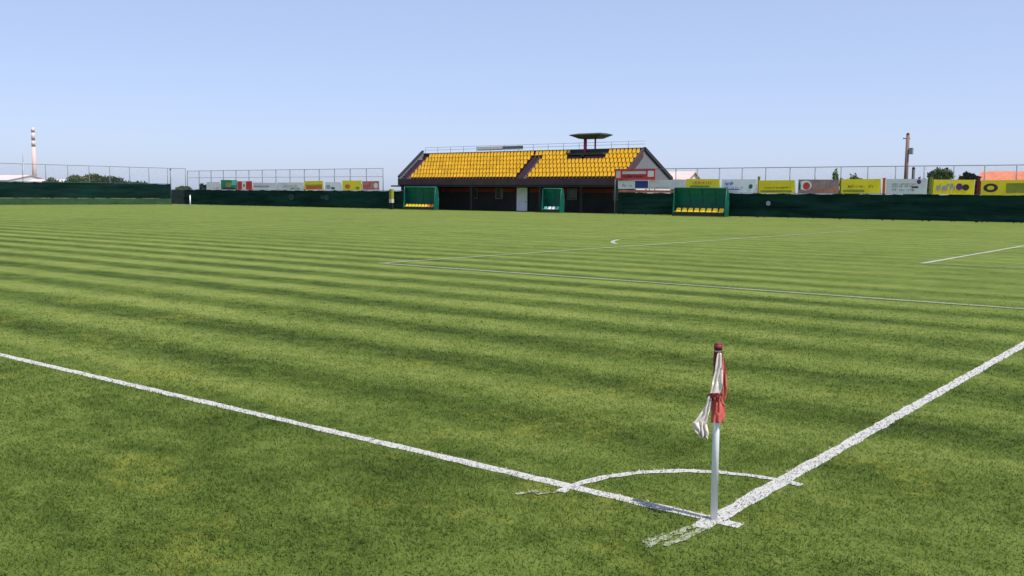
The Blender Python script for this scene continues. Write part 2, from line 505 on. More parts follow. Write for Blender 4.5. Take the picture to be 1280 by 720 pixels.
# ------------------------------------------------------------------ materials of things
M = dict(
    white_plastic=mat('white_pole_plastic', (0.78, 0.79, 0.82), 0.35, 0.06, 8),
    dark_red=mat('dark_red_tape', (0.16, 0.015, 0.02), 0.6, 0.2, 20),
    red_cloth=translucent(mat('red_cloth', (0.58, 0.125, 0.10), 0.85, 0.22, 25, bump=.3), (0.7, 0.08, 0.05), .16),
    white_cloth=translucent(mat('white_cloth', (0.84, 0.77, 0.71), 0.85, 0.16, 45, bump=.6), (0.9, 0.8, 0.72), .18),
    far_screen=mat('far_windscreen', (0.0045, 0.020, 0.017), 0.95, 0.6, 1.6, bump=.4, streak=(.15, .12, 1), spec=.06),
    screen=mat('green_windscreen', (0.007, 0.030, 0.023), 0.9, 0.65, 1.8, bump=.4, streak=(.12, .15, 1), spec=.08),
    screen_low=mat('lower_green_net', (0.020, 0.060, 0.021), 0.9, 0.3, 0.6, bump=.3),
    galv=mat('galvanised_steel', (0.13, 0.155, 0.165), 0.45, 0.2, 4, metal=.3),
    green_steel=mat('green_painted_steel', (0.02, 0.10, 0.07), 0.45, 0.2, 4),
    dark_steel=mat('dark_steel', (0.018, 0.022, 0.024), 0.55, 0.3, 3),
    deck=mat('brown_painted_concrete', (0.085, 0.045, 0.055), 0.85, 0.3, 1.5),
    stair=mat('worn_stair_concrete', (0.13, 0.075, 0.10), 0.85, 0.3, 2.5),
    fascia=mat('brown_fascia', (0.060, 0.034, 0.042), 0.8, 0.3, 1.0),
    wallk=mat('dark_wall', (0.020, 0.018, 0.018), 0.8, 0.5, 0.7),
    redband_and_shade=mat('dark_red_paint_and_shade', (0.20, 0.016, 0.014), 0.7, 0.5, 0.8),
    clad=mat('grey_cladding', (0.145, 0.15, 0.17), 0.55, 0.12, 0.8, streak=(1, 1, .15)),
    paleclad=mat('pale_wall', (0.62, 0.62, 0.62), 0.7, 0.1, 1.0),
    door=mat('grey_white_door', (0.78, 0.79, 0.86), 0.5, 0.08, 2),
    seat_y=mat('yellow_seat', (0.80, 0.465, 0.018), 0.45, 0.24, 1.1),
    seat_d=mat('bright_yellow_seat', (0.82, 0.60, 0.02), 0.45, 0.12, 1.3),
    seat_o=mat('orange_seat', (0.72, 0.26, 0.01), 0.45, 0.12, 5),
    seat_w=mat('white_seat', (0.70, 0.74, 0.74), 0.4, 0.1, 5),
    seat_t=mat('turquoise_seat', (0.10, 0.52, 0.38), 0.4, 0.1, 5),
    shelter=translucent(mat('green_shelter_sheet', (0.012, 0.17, 0.13), 0.4, 0.25, 1.6), (0.012, 0.28, 0.19), .5),
    canopy=mat('dark_green_roof', (0.022, 0.045, 0.028), 0.6, 0.3, 2),
    red_post=mat('red_post', (0.30, 0.02, 0.04), 0.55, 0.25, 4),
    ad_yellow=mat('yellow_banner', (0.82, 0.66, 0.018), 0.6, 0.14, 1.0, bump=.15),
    ad_white=mat('white_banner', (0.68, 0.70, 0.72), 0.6, 0.10, 1.0, bump=.15),
    ad_brown=mat('brown_banner', (0.33, 0.20, 0.19), 0.6, 0.35, 1.2),
    ad_red=mat('red_banner', (0.55, 0.03, 0.035), 0.6, 0.2, 1.2),
    ad_green=mat('green_banner', (0.02, 0.20, 0.10), 0.6, 0.3, 1.2),
    ad_pink=mat('pink_banner', (0.52, 0.17, 0.16), 0.6, 0.4, 1.6),
    ad_pale=mat('pale_grey_banner', (0.60, 0.585, 0.59), 0.6, 0.2, 0.6),
    ad_orange=mat('orange_print', (0.62, 0.14, 0.03), 0.6, 0.25, 1.5),
    ad_rail=mat('faded_orange_rail', (0.45, 0.13, 0.09), 0.6, 0.4, 1.0),
    p_olive=mat('olive_print', (0.25, 0.27, 0.03), 0.6, 0.2, 2),
    p_blue=mat('blue_print', (0.09, 0.10, 0.32), 0.6, 0.2, 2),
    p_navy=mat('dark_blue_print', (0.02, 0.04, 0.22), 0.6, 0.2, 2),
    p_grey=mat('grey_print', (0.30, 0.31, 0.36), 0.6, 0.2, 2),
    p_dark=mat('dark_print', (0.035, 0.025, 0.045), 0.6, 0.2, 2),
    p_brown=mat('brown_print', (0.22, 0.08, 0.015), 0.6, 0.2, 2),
    p_purple=mat('purple_print', (0.13, 0.02, 0.12), 0.6, 0.2, 2),
    p_green=mat('green_print', (0.01, 0.12, 0.09), 0.6, 0.2, 2),
    p_white=mat('white_print', (0.75, 0.75, 0.75), 0.6, 0.05, 2),
    p_red=mat('red_print', (0.55, 0.05, 0.03), 0.6, 0.2, 2),
    p_yel=mat('yellow_print', (0.75, 0.62, 0.05), 0.6, 0.1, 2),
    patch=mat('sun_bleached_net', (0.035, 0.062, 0.055), 0.9, 0.4, 3, spec=.08),
    bark=mat('bark', (0.10, 0.07, 0.045), 0.9, 0.3, 4, bump=.5),
    wood_pole=mat('brown_wooden_pole', (0.17, 0.095, 0.085), 0.85, 0.25, 2, streak=(1, 1, .15)),
    box_grey=mat('grey_metal_box', (0.22, 0.27, 0.27), 0.5, 0.2, 3),
    roof_tile=mat('orange_roof_tiles', (0.50, 0.16, 0.085), 0.8, 0.25, 1.2, bump=.4),
    roof_pink=mat('faded_pink_roof', (0.56, 0.42, 0.40), 0.8, 0.2, 1.2),
    plaster=mat('pale_plaster', (0.66, 0.62, 0.58), 0.85, 0.1, 1),
    shed_white=mat('white_shed_sheet', (0.70, 0.68, 0.67), 0.6, 0.1, .3),
    shed_pink=mat('pinkish_shed_roof', (0.58, 0.47, 0.46), 0.6, 0.15, .2),
    glass=mat('dark_window', (0.03, 0.035, 0.04), 0.15, 0.2, 1),
    ch_pink=mat('hazed_pink_brick', (0.56, 0.42, 0.40), 0.85, 0.06, .05),  # chimney tones are paled to carry the distance haze in their colour
    ch_cream=mat('cream_band', (0.56, 0.48, 0.46), 0.85, 0.06, .05),
    ch_dark=mat('hazed_dark_band', (0.54, 0.44, 0.455), 0.85, 0.1, .05),  # darker chimney band, its contrast lowered for the same painted haze
    mast=mat('grey_mast', (0.40, 0.43, 0.47), 0.6, 0.1, .1),
)

def leaf_mat(name, c):
    m = mat(name, c, 0.6, 0.45, 1.3, spec=.2)
    return translucent(m, tuple(min(1, x * 1.5) for x in c), 0.25)
M_LEAF = dict(
    mid=leaf_mat('mid_green_leaves', (0.055, 0.085, 0.022)),
    olive=leaf_mat('olive_leaves', (0.085, 0.10, 0.028)),
    dark=leaf_mat('dark_leaves', (0.030, 0.050, 0.018)),
    black=leaf_mat('very_dark_leaves', (0.012, 0.016, 0.010)),
    bright=leaf_mat('bright_leaves', (0.10, 0.15, 0.03)),
)

def chainlink_mat():
    m = bpy.data.materials.new('chain_link_mesh'); m.use_nodes = True
    nt = m.node_tree; p = nt.nodes['Principled BSDF']
    p.inputs['Base Color'].default_value = (0.16, 0.19, 0.20, 1)
    p.inputs['Roughness'].default_value = .5
    tc = N(nt, 'ShaderNodeTexCoord')
    sp = N(nt, 'ShaderNodeSeparateXYZ'); nt.links.new(tc.outputs['UV'], sp.inputs[0])
    def wire(sgn):
        a = N(nt, 'ShaderNodeMath', operation='MULTIPLY_ADD'); a.inputs[1].default_value = sgn
        nt.links.new(sp.outputs[1], a.inputs[0]); nt.links.new(sp.outputs[0], a.inputs[2])
        b = N(nt, 'ShaderNodeMath', operation='MULTIPLY'); b.inputs[1].default_value = 1 / .085
        nt.links.new(a.outputs[0], b.inputs[0])
        c = N(nt, 'ShaderNodeMath', operation='FRACT'); nt.links.new(b.outputs[0], c.inputs[0])
        d = N(nt, 'ShaderNodeMath', operation='LESS_THAN'); d.inputs[1].default_value = .04
        nt.links.new(c.outputs[0], d.inputs[0]); return d.outputs[0]
    mxm = N(nt, 'ShaderNodeMath', operation='MAXIMUM')
    nt.links.new(wire(1), mxm.inputs[0]); nt.links.new(wire(-1), mxm.inputs[1])
    t = N(nt, 'ShaderNodeBsdfTransparent')
    mx = N(nt, 'ShaderNodeMixShader')
    nt.links.new(mxm.outputs[0], mx.inputs[0]); nt.links.new(t.outputs[0], mx.inputs[1]); nt.links.new(p.outputs[0], mx.inputs[2])
    nt.links.new(mx.outputs[0], nt.nodes['Material Output'].inputs[0])
    return m
M_LINK = chainlink_mat()

# ------------------------------------------------------------------ corner flag
cf = thing('corner_flag', 'white corner flag pole with a limp torn red and white flag', 'corner flag', (0.0, 0.0, 0.0))
mesh_obj('pole', T_((0, 0, 0), (-0.004, 0, 1.00), 0.0205, 0.0185, n=14), M['white_plastic'], cf)
bm = bmesh.new()
tube(bm, (-0.004, 0, 1.0), (-0.004, 0, 1.034), 0.024, 0.024, n=14)
tube(bm, (-0.004, 0, 1.034), (-0.004, 0, 1.041), 0.024, 0.016, n=14)
mesh_obj('pole_cap', bm, M['dark_red'], cf)
# directions in the picture plane: r = to the right, t = towards the camera
Rv = Vector((0.79, 0.62, 0)).normalized(); Tv = Vector((0.436, -0.90, 0)).normalized()
def P(r, t, z): return Rv * r + Tv * t + Vector((0, 0, z))
def pleated(name, m, keys, nfold, amp, front, ragged=0.0, seed=0, arcing=0.0):
    """limp cloth hanging in soft folds; keys are (height, centre, width) from top to bottom"""
    rnd = random.Random(seed)
    nu, nv = nfold * 8 + 1, 26
    ph = [rnd.uniform(0, 6.28) for _ in range(4)]
    rag = [rnd.uniform(-1, 1) for _ in range(nu)]
    rows = []
    for j in range(nv):
        v = j / (nv - 1) * (len(keys) - 1)
        i = min(int(v), len(keys) - 2); f = v - i; f = f * f * (3 - 2 * f)
        z, c, w = (keys[i][q] * (1 - f) + keys[i + 1][q] * f for q in range(3))
        row = []
        for k in range(nu):
            u = k / (nu - 1)
            wav = math.sin(2 * math.pi * nfold * u + ph[0] + 1.2 * math.sin(3 * v + ph[1])) + .5 * math.sin(2 * math.pi * (nfold * .6) * u + ph[2] + 2.2 * v)
            squeeze = .25 * math.sin(2 * math.pi * u + ph[3] + 1.7 * v) * w * .3
            t = front - arcing * (2 * u - 1) ** 2 + amp * wav * (.5 + .5 * min(1, v))
            zz = z + (ragged * rag[k] * (v / (len(keys) - 1)) ** 6) - .012 * (2 * u - 1) ** 2
            row.append(P(c + (u - .5) * w + squeeze, t, zz))
        rows.append(row)
    bm = bmesh.new()
    V = [[bm.verts.new(p) for p in row] for row in rows]
    for A, Bq in zip(V[:-1], V[1:]):
        for k in range(nu - 1): bm.faces.new((A[k], A[k + 1], Bq[k + 1], Bq[k])).smooth = True
    o = mesh_obj(name, bm, m, cf)
    sm = o.modifiers.new('thickness', 'SOLIDIFY'); sm.thickness = .0012
    return o
def sleeve(name, m, z0, z1, rad):
    bm = bmesh.new(); n = 24
    rg = []
    for j in range(9):
        z = z0 + (z1 - z0) * j / 8
        rg.append([bm.verts.new((math.cos(2 * math.pi * i / n) * (rad + .0022 * math.sin(5 * i + 2 * j)) - .003, math.sin(2 * math.pi * i / n) * (rad + .0022 * math.sin(4 * i + 3 * j)), z + .004 * math.sin(3 * i))) for i in range(n)])
    for A, Bq in zip(rg[:-1], rg[1:]):
        for i in range(n): bm.faces.new((A[i], A[(i + 1) % n], Bq[(i + 1) % n], Bq[i])).smooth = True
    return mesh_obj(name, bm, m, cf)
sleeve('flag_sleeve', M['dark_red'], .745, .992, .0245)
pleated('flag_cloth', M['white_cloth'], [(.990, .006, .026), (.90, .006, .046), (.82, -.006, .062), (.735, -.026, .056)], 2, .007, .040, seed=3)
pleated('flag_cloth', M['white_cloth'], [(.742, -.044, .026), (.695, -.052, .030), (.645, -.074, .050), (.592, -.090, .082), (.550, -.086, .078), (.510, -.074, .050)], 3, .008, .046, ragged=.016, seed=5)
pleated('flag_cloth', M['red_cloth'], [(.752, .002, .070), (.70, .004, .080), (.64, .002, .078), (.590, .002, .072)], 3, .006, .046, ragged=.006, seed=8, arcing=.030)
pleated('flag_cloth', M['red_cloth'], [(.965, .030, .012), (.88, .038, .022), (.80, .042, .026), (.725, .036, .022)], 1, .005, .026, seed=11)
# crumpled dark fold where the flag is tied
pleated('flag_tie', M['dark_red'], [(.762, -.012, .078), (.740, -.014, .084), (.722, -.010, .070)], 3, .006, .060, seed=21, arcing=.026)

fp = thing('corner_post', 'thin white post at the far corner of the pitch', 'corner post', (-105.6, 67.1, 0))
mesh_obj('pole', T_((0, 0, 0), (0, 0, 1.45), 0.075, 0.07, n=8), M['white_plastic'], fp)
mesh_obj('cap', T_((0, 0, 1.45), (0, 0, 1.53), 0.08, 0.04, n=8), M['white_plastic'], fp)

# ------------------------------------------------------------------ fences
def screen_bm(x0, x1, z0, z1, bay, ax='x', fixed=80.0, amp=.06):
    bm = bmesh.new()
    n = int((x1 - x0) / 0.4); nz = 7
    grid = []
    for i in range(n + 1):
        u = x0 + (x1 - x0) * i / n
        col = []
        ph = abs(math.sin(math.pi * (u - x0) / bay))
        sag = 0.05 * ph + random.uniform(0, .03)
        for j in range(nz + 1):
            t = j / nz
            o = amp * ph * math.sin(math.pi * t) * math.sin(u * .37 + 1) + random.uniform(-.012, .012)
            z = z0 + (z1 - sag - z0) * t
            col.append(bm.verts.new((u, fixed + o, z) if ax == 'x' else (fixed + o, u, z)))
        grid.append(col)
    for a, b in zip(grid[:-1], grid[1:]):
        for j in range(nz): bm.faces.new((a[j], a[j + 1], b[j + 1], b[j])).smooth = True
    return bm

def link_plane(a, b, z0, z1, fixed, ax, parent):
    bm = bmesh.new()
    uv = bm.loops.layers.uv.new('UVMap')
    c = [(a, z0), (b, z0), (b, z1), (a, z1)]
    v = [bm.verts.new((u, fixed, z) if ax == 'x' else (fixed, u, z)) for u, z in c]
    f = bm.faces.new(v)
    for l, (u, z) in zip(f.loops, c): l[uv].uv = (u, z)
    return mesh_obj('wire_mesh', bm, M_LINK, parent)

# screens: pitch-side windscreen along the stand side
ws = thing('windscreen_fence', 'low dark green windscreen fence right of the stand below the banners', 'fence', (0, 0, 0))
mesh_obj('windscreen', screen_bm(-50.4, 14, 0.06, 2.24, 2.5), M['screen'], ws)
for i in range(27): mesh_obj('post', T_((-50.4 + 2.475 * i, 80.09, 0), (-50.4 + 2.475 * i, 80.09, 2.28), .035), M['green_steel'], ws)
mesh_obj('top_rail', T_((-50.4, 80.09, 2.25), (14, 80.09, 2.25), .025), M['green_steel'], ws)
bm = bmesh.new(); bmesh.ops.create_circle(bm, cap_ends=True, radius=.22, segments=16, matrix=Matrix.Translation((-34.2, 79.86, 1.32)) @ Matrix.Rotation(R(90), 4, 'X'))
mesh_obj('round_mark', bm, M['p_grey'], ws)
ws = thing('windscreen_fence', 'low dark green windscreen fence left of the stand below the banners', 'fence', (0, 0, 0))
mesh_obj('windscreen', screen_bm(-133, -80.8, 0.06, 2.27, 2.5), M['screen'], ws)
for i in range(21): mesh_obj('post', T_((-133 + 2.61 * i, 80.09, 0), (-133 + 2.61 * i, 80.09, 2.3), .035), M['green_steel'], ws)
mesh_obj('top_rail', T_((-133, 80.09, 2.28), (-80.8, 80.09, 2.28), .025), M['green_steel'], ws)
for x, r in ((-101.5, .42), (-94.5, .36), (-95.3, .25)):
    bm = bmesh.new(); bmesh.ops.create_circle(bm, cap_ends=True, radius=r, segments=12, matrix=Matrix.Translation((x, 79.86, 1.35)) @ Matrix.Rotation(R(90), 4, 'X') @ Matrix.Scale(1.5, 4, (1, 0, 0)))
    mesh_obj('faded_patch', bm, M['patch'], ws)
ws = thing('windscreen_fence', 'tall dark green screen across the far end of the pitch', 'fence', (0, 0, 0))
mesh_obj('windscreen', screen_bm(20, 77.5, 0.95, 3.05, 2.5, 'y', -126.0), M['far_screen'], ws)
mesh_obj('lower_net', screen_bm(20, 77.5, 0.05, 0.95, 2.5, 'y', -126.0, .03), M['screen_low'], ws)
for i in range(24): mesh_obj('post', T_((-126.1, 20 + 2.5 * i, 0), (-126.1, 20 + 2.5 * i, 3.1), .04), M['green_steel'], ws)
mesh_obj('top_rail', T_((-126.1, 20, 3.06), (-126.1, 77.5, 3.06), .03), M['green_steel'], ws)

def link_fence(label, a, b, fixed, ax, z1, step, mids=()):
    t = thing('chain_link_fence', label, 'fence')
    link_plane(a, b, 0.05, z1 - .03, fixed, ax, t)
    def pt(u, z, o=.05): return (u, fixed + o, z) if ax == 'x' else (fixed - o, u, z)
    n = int(round((b - a) / step))
    for i in range(n + 1):
        u = a + (b - a) * i / n
        mesh_obj('post', T_(pt(u, 0), pt(u, z1 + random.uniform(-.02, .05)), .05, n=6), M['galv'], t)
    mesh_obj('top_rail', T_(pt(a, z1), pt(b, z1), .03, n=6), M['galv'], t)
    for z in mids: mesh_obj('middle_rail', T_(pt(a, z), pt(b, z), .022, n=6), M['galv'], t)
    return t
link_fence('tall wire mesh fence on thin posts right of the stand behind the banners', -51.0, 14.0, 80.30, 'x', 4.58, 2.32)
link_fence('tall wire mesh fence on thin posts left of the stand behind the banners', -126.0, -84.6, 80.30, 'x', 5.0, 2.9, (4.0,))
link_fence('tall wire mesh fence across the far end of the pitch', 20.0, 80.3, -126.35, 'y', 5.35, 3.0)
fp = thing('fence_post', 'thick dark post at the far corner of the wire fence', 'post', (-126.6, 77.9, 0))
mesh_obj('shaft', T_((0, 0, 0), (0, 0, 5.2), .09, .08, n=8), M['galv'], fp)
mesh_obj('cap', T_((0, 0, 5.2), (0, 0, 5.3), .15, .05, n=8), M['dark_steel'], fp)

# ------------------------------------------------------------------ grandstand
GX0, GX1 = -83.7, -51.25
YF, YA, YB = 82.0, 86.5, 92.6
ZF, ZA, ZB = 3.62, 7.05, 3.95
gs = thing('grandstand', 'brown grandstand with yellow seats on a roof shaped block', 'grandstand', (0, 0, 0))
NR = 6
tread, rise = (YA - .35 - YF - .25) / NR, (ZA - .40 - ZF) / NR
bm = bmesh.new()
prof = [(YF + .25, ZF)]
for i in range(NR):
    y, z = YF + .25 + tread * i, ZF + rise * i
    prof += [(y + tread, z), (y + tread, z + rise)]
prof += [(YA - .15, ZF + rise * NR), (YA - .15, ZF - .3), (YF + .25, ZF - .3)]
prism(bm, prof, 'x', GX0 + .32, GX1 - .17)
mesh_obj('terrace', bm, M['deck'], gs)
mesh_obj('fascia', B_(GX0, GX1, YF, YF + .247, 3.02, ZF + .10), M['fascia'], gs)
mesh_obj('floor_slab', B_(GX0, GX1, YF + .25, YB - .2, 2.80, 3.30), M['dark_steel'], gs)
mesh_obj('ridge_beam', B_(GX0, GX1, YA - .146, YA + .12, ZA - .42, ZA), M['dark_steel'], gs)
# parapets along both ends of the seating slope
def slope_strip(x0, x1, lift, drop, ya=YF + .02, yb=YA - .152):
    bm = bmesh.new()
    k = (ZA - ZF) / (YA - YF)
    f = lambda y: ZF + k * (y - YF)
    prism(bm, [(ya, f(ya) - drop), (yb, f(yb) - drop), (yb, f(yb) + lift), (ya, f(ya) + lift)], 'x', x0, x1)
    return bm
mesh_obj('parapet', slope_strip(GX0, GX0 + .30, .34, .8), M['clad'], gs)
mesh_obj('parapet', slope_strip(GX1 - .16, GX1, .10, .9), M['fascia'], gs)
mesh_obj('parapet_coping', slope_strip(GX0 - .05, GX0 + .36, .47, -.345), M['dark_steel'], gs)
# rear roof slope and its dark edges
bm = bmesh.new()
prism(bm, [(YA + .122, ZA - .02), (YB, ZB), (YB, ZB - .12), (YA + .122, ZA - .14)], 'x', GX0, GX1 - .25)
mesh_obj('rear_roof', bm, M['clad'], gs)
bm = bmesh.new()
prism(bm, [(YA + .122, ZA + .06), (YB + .15, ZB + .06), (YB + .15, ZB - .36), (YA + .122, ZA - .36)], 'x', GX1 - .247, GX1 + .12)
mesh_obj('roof_edge', bm, M['dark_steel'], gs)
bm = bmesh.new()
prism(bm, [(YF + .3, ZF - .1), (YB - .1, ZF - .1), (YB - .1, ZB - .37), (YA, ZA - .37), (YF + .3, ZF + .06)], 'x', GX1 - .24, GX1 - .02)
mesh_obj('gable_wall', bm, M['clad'], gs)
bm = bmesh.new()
prism(bm, [(YF + .3, 3.3), (YB - .1, 3.3), (YB - .1, ZB - .13), (YA, ZA - .15), (YF + .3, ZF + .06)], 'x', GX0 + .02, GX0 + .24)
mesh_obj('gable_wall', bm, M['clad'], gs)
# ground storey
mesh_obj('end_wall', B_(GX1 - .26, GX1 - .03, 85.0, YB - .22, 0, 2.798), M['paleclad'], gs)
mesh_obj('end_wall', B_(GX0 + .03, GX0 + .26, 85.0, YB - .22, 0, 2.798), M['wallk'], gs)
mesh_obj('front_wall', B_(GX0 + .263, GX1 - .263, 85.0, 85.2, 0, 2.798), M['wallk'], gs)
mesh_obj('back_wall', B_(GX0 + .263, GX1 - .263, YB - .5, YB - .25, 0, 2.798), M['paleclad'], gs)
for a, b in ((-79.0, -67.5), (-65.4, -52.2)):
    mesh_obj('red_band', B_(a, b, 84.95, 84.996, 2.20, 2.62), M['redband_and_shade'], gs)
dr = mesh_obj('door', B_(-67.25, -65.7, 84.90, 84.99, 0.05, 2.72), M['door'], gs)
mesh_obj('handle', B_(-65.95, -65.82, 84.84, 84.897, 1.05, 1.15), M['dark_steel'], dr)
mesh_obj('door_frame', bb(lambda b: (box(b, -67.36, -67.255, 84.88, 84.995, 0, 2.8), box(b, -65.695, -65.59, 84.88, 84.995, 0, 2.8))), M['dark_steel'], dr)
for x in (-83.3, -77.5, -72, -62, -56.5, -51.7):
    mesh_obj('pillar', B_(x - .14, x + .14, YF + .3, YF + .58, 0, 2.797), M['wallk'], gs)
for x, w_ in ((-74.2, .9), (-70.4, 1.0), (-60.0, 1.1), (-54.0, 1.4)):
    wn_ = mesh_obj('window', B_(x, x + w_, 84.93, 84.948, 1.55, 2.55), M['glass'], gs)
    mesh_obj('window_frame', bb(lambda b: (box(b, x - .07, x - .002, 84.90, 84.99, 1.48, 2.62), box(b, x + w_ + .002, x + w_ + .07, 84.90, 84.99, 1.48, 2.62), box(b, x - .07, x + w_ + .07, 84.90, 84.99, 1.40, 1.478), box(b, x - .07, x + w_ + .07, 84.90, 84.99, 2.622, 2.68))), M['galv'], wn_)
mesh_obj('side_canopy', B_(GX0 - 1.6, GX0 - .003, 82.4, 90, 2.78, 2.95), M['dark_steel'], gs)
# stairs up the slope
def stairs(x0, x1):
    bm = bmesh.new()
    n = NR * 2 - 2
    for i in range(n):
        y = YF + .25 + tread * i / 2; z = ZF + rise * (i + 1) / 2
        box(bm, x0, x1, y + .004 - .02, y + tread / 2 - .016, ZF - .05 + rise * (i // 2), z + .02)
    return bm
mesh_obj('stairs', stairs(-83.35, -82.35), M['stair'], gs)
mesh_obj('stairs', stairs(-65.25, -64.25), M['stair'], gs)
# seats: bucket seats in six rows, the nearest hundred as parts, the rest as one part
def seat_bm(bm, x, y, z, s=1.0):
    w = .188 * s
    box(bm, x - w, x + w, y - .02, y + .36 * s, z + .30 * s, z + .365 * s)           # pan
    for k, (o, zz) in enumerate(((.36, .36), (.40, .52), (.44, .66))):           # curved back
        o2, z2 = ((.40, .52), (.44, .66), (.46, .80))[k]
        ww, w2 = (w, w * .98, w * .92)[k], (w * .98, w * .92, w * .72)[k]
        a = [bm.verts.new(c) for c in ((x - ww, y + o * s, z + zz * s), (x + ww, y + o * s, z + zz * s), (x + w2, y + o2 * s, z + z2 * s), (x - w2, y + o2 * s, z + z2 * s))]
        b = [bm.verts.new(c) for c in ((x - ww, y + (o + .04) * s, z + zz * s), (x + ww, y + (o + .04) * s, z + zz * s), (x + w2, y + (o2 + .04) * s, z + z2 * s), (x - w2, y + (o2 + .04) * s, z + z2 * s))]
        bm.faces.new(a); bm.faces.new(b[::-1])
        for i in range(4): bm.faces.new((a[i], b[i], b[(i + 1) % 4], a[(i + 1) % 4]))
    box(bm, x - .03, x + .03, y + .10 * s, y + .2 * s, z, z + .30 * s)               # bracket
spots = []
for rr in range(NR):
    for a, b in ((-82.1, -65.4), (-63.95, -51.40)):
        n = int((b - a) / .50)
        for i in range(n):
            x = a + .25 + i * .50
            if rr >= 4 and -60.7 < x < -55.6: continue      # commentary desk stands here
            spots.append((x, YF + .27 + tread * rr, ZF + rise * rr + .006))
for i in range(3): spots.append((-65.15 + .5 * i, YF + .27 + tread * 5, ZF + rise * 5 + .006))
spots.sort(key=lambda s: (s[0] - CAM.x) ** 2 + (s[1] - CAM.y) ** 2)
proto = bmesh.new(); seat_bm(proto, 0, 0, 0)
seat0 = None
for s in spots[:100]:
    if seat0 is None:
        seat0 = mesh_obj('seat', proto, M['seat_y'], gs); o = seat0
    else:
        o = seat0.copy(); COL.objects.link(o); o.parent = gs
    o.location = s; o.rotation_euler = (0, 0, random.uniform(-.02, .02))
bm = bmesh.new()
for s in spots[100:]: seat_bm(bm, *s)
rest = mesh_obj('seat_rows', bm, M['seat_y'], gs); rest['kind'] = 'stuff'
# railing behind the top row
bm = bmesh.new()
x = GX0 + .2
while x < GX1:
    tube(bm, (x, YA + .25, ZA - .15), (x, YA + .25, ZA + .72), .022, n=6); x += 2.15
for z in (ZA + .40, ZA + .72): tube(bm, (GX0 + .2, YA + .25, z), (GX1, YA + .25, z), .018, n=6)
mesh_obj('railing', bm, M['galv'], gs)

bn = thing('railing_banner', 'long faded whitish banner tied to the railing on top of the stand', 'banner', (-71, YA + .17, ZA + .16))
mesh_obj('cloth', B_(-3.9, 3.3, -.02, .02, 0, .46), M['p_white'], bn)
mesh_obj('stripe', B_(.2, 3.28, -.028, -.023, .12, .44), M['clad'], bn)
mesh_obj('stripe', B_(-3.6, .2, -.028, -.023, .03, .13), M['ad_pink'], bn)

# commentary shelter on the upper rows
cb = thing('commentary_shelter', 'flat dark green canopy on red posts over a desk in the stand', 'shelter', (-58.1, 86.2, ZF + rise * 4))
bz = 8.55 - (ZF + rise * 4)
bm = bmesh.new()
top = [(-2.15, -.9), (2.0, -.9), (2.3, 1.2), (-1.7, 1.2)]
lo = [(-1.2, -.3), (1.1, -.3), (1.1, 1.1), (-1.2, 1.1)]
hi = [(-1.3, -.3), (1.6, -.3), (1.6, 1.1), (-1.3, 1.1)]
V0 = [bm.verts.new((a, b, bz - .38)) for a, b in lo]; V1 = [bm.verts.new((a, b, bz)) for a, b in top]
V1b = [bm.verts.new((a, b, bz + .06)) for a, b in top]; V2 = [bm.verts.new((a, b, bz + .22)) for a, b in hi]
for A, Bq in ((V0, V1), (V1, V1b), (V1b, V2)):
    for i in range(4): bm.faces.new((A[i], A[(i + 1) % 4], Bq[(i + 1) % 4], Bq[i]))
bm.faces.new(V0[::-1]); bm.faces.new(V2)
mesh_obj('canopy', bm, M['canopy'], cb)
mesh_obj('post', T_((-.62, .1, 0), (-.62, .1, bz - .3), .19, n=8), M['red_post'], cb)
mesh_obj('post', T_((.38, .6, 0), (.38, .6, bz - .3), .10, n=8), M['red_post'], cb)
mesh_obj('desk_top', B_(-2.6, 2.3, -.75, .0, .72, .98), M['canopy'], cb)
mesh_obj('desk_shade', B_(-2.7, 2.2, -.60, -.52, .02, .60), M['redband_and_shade'], cb)  # dark red slab paints in the shadow below the desk top
mesh_obj('desk_support', B_(-.7, -.2, -.70, -.61, .0, .718), M['dark_steel'], cb)

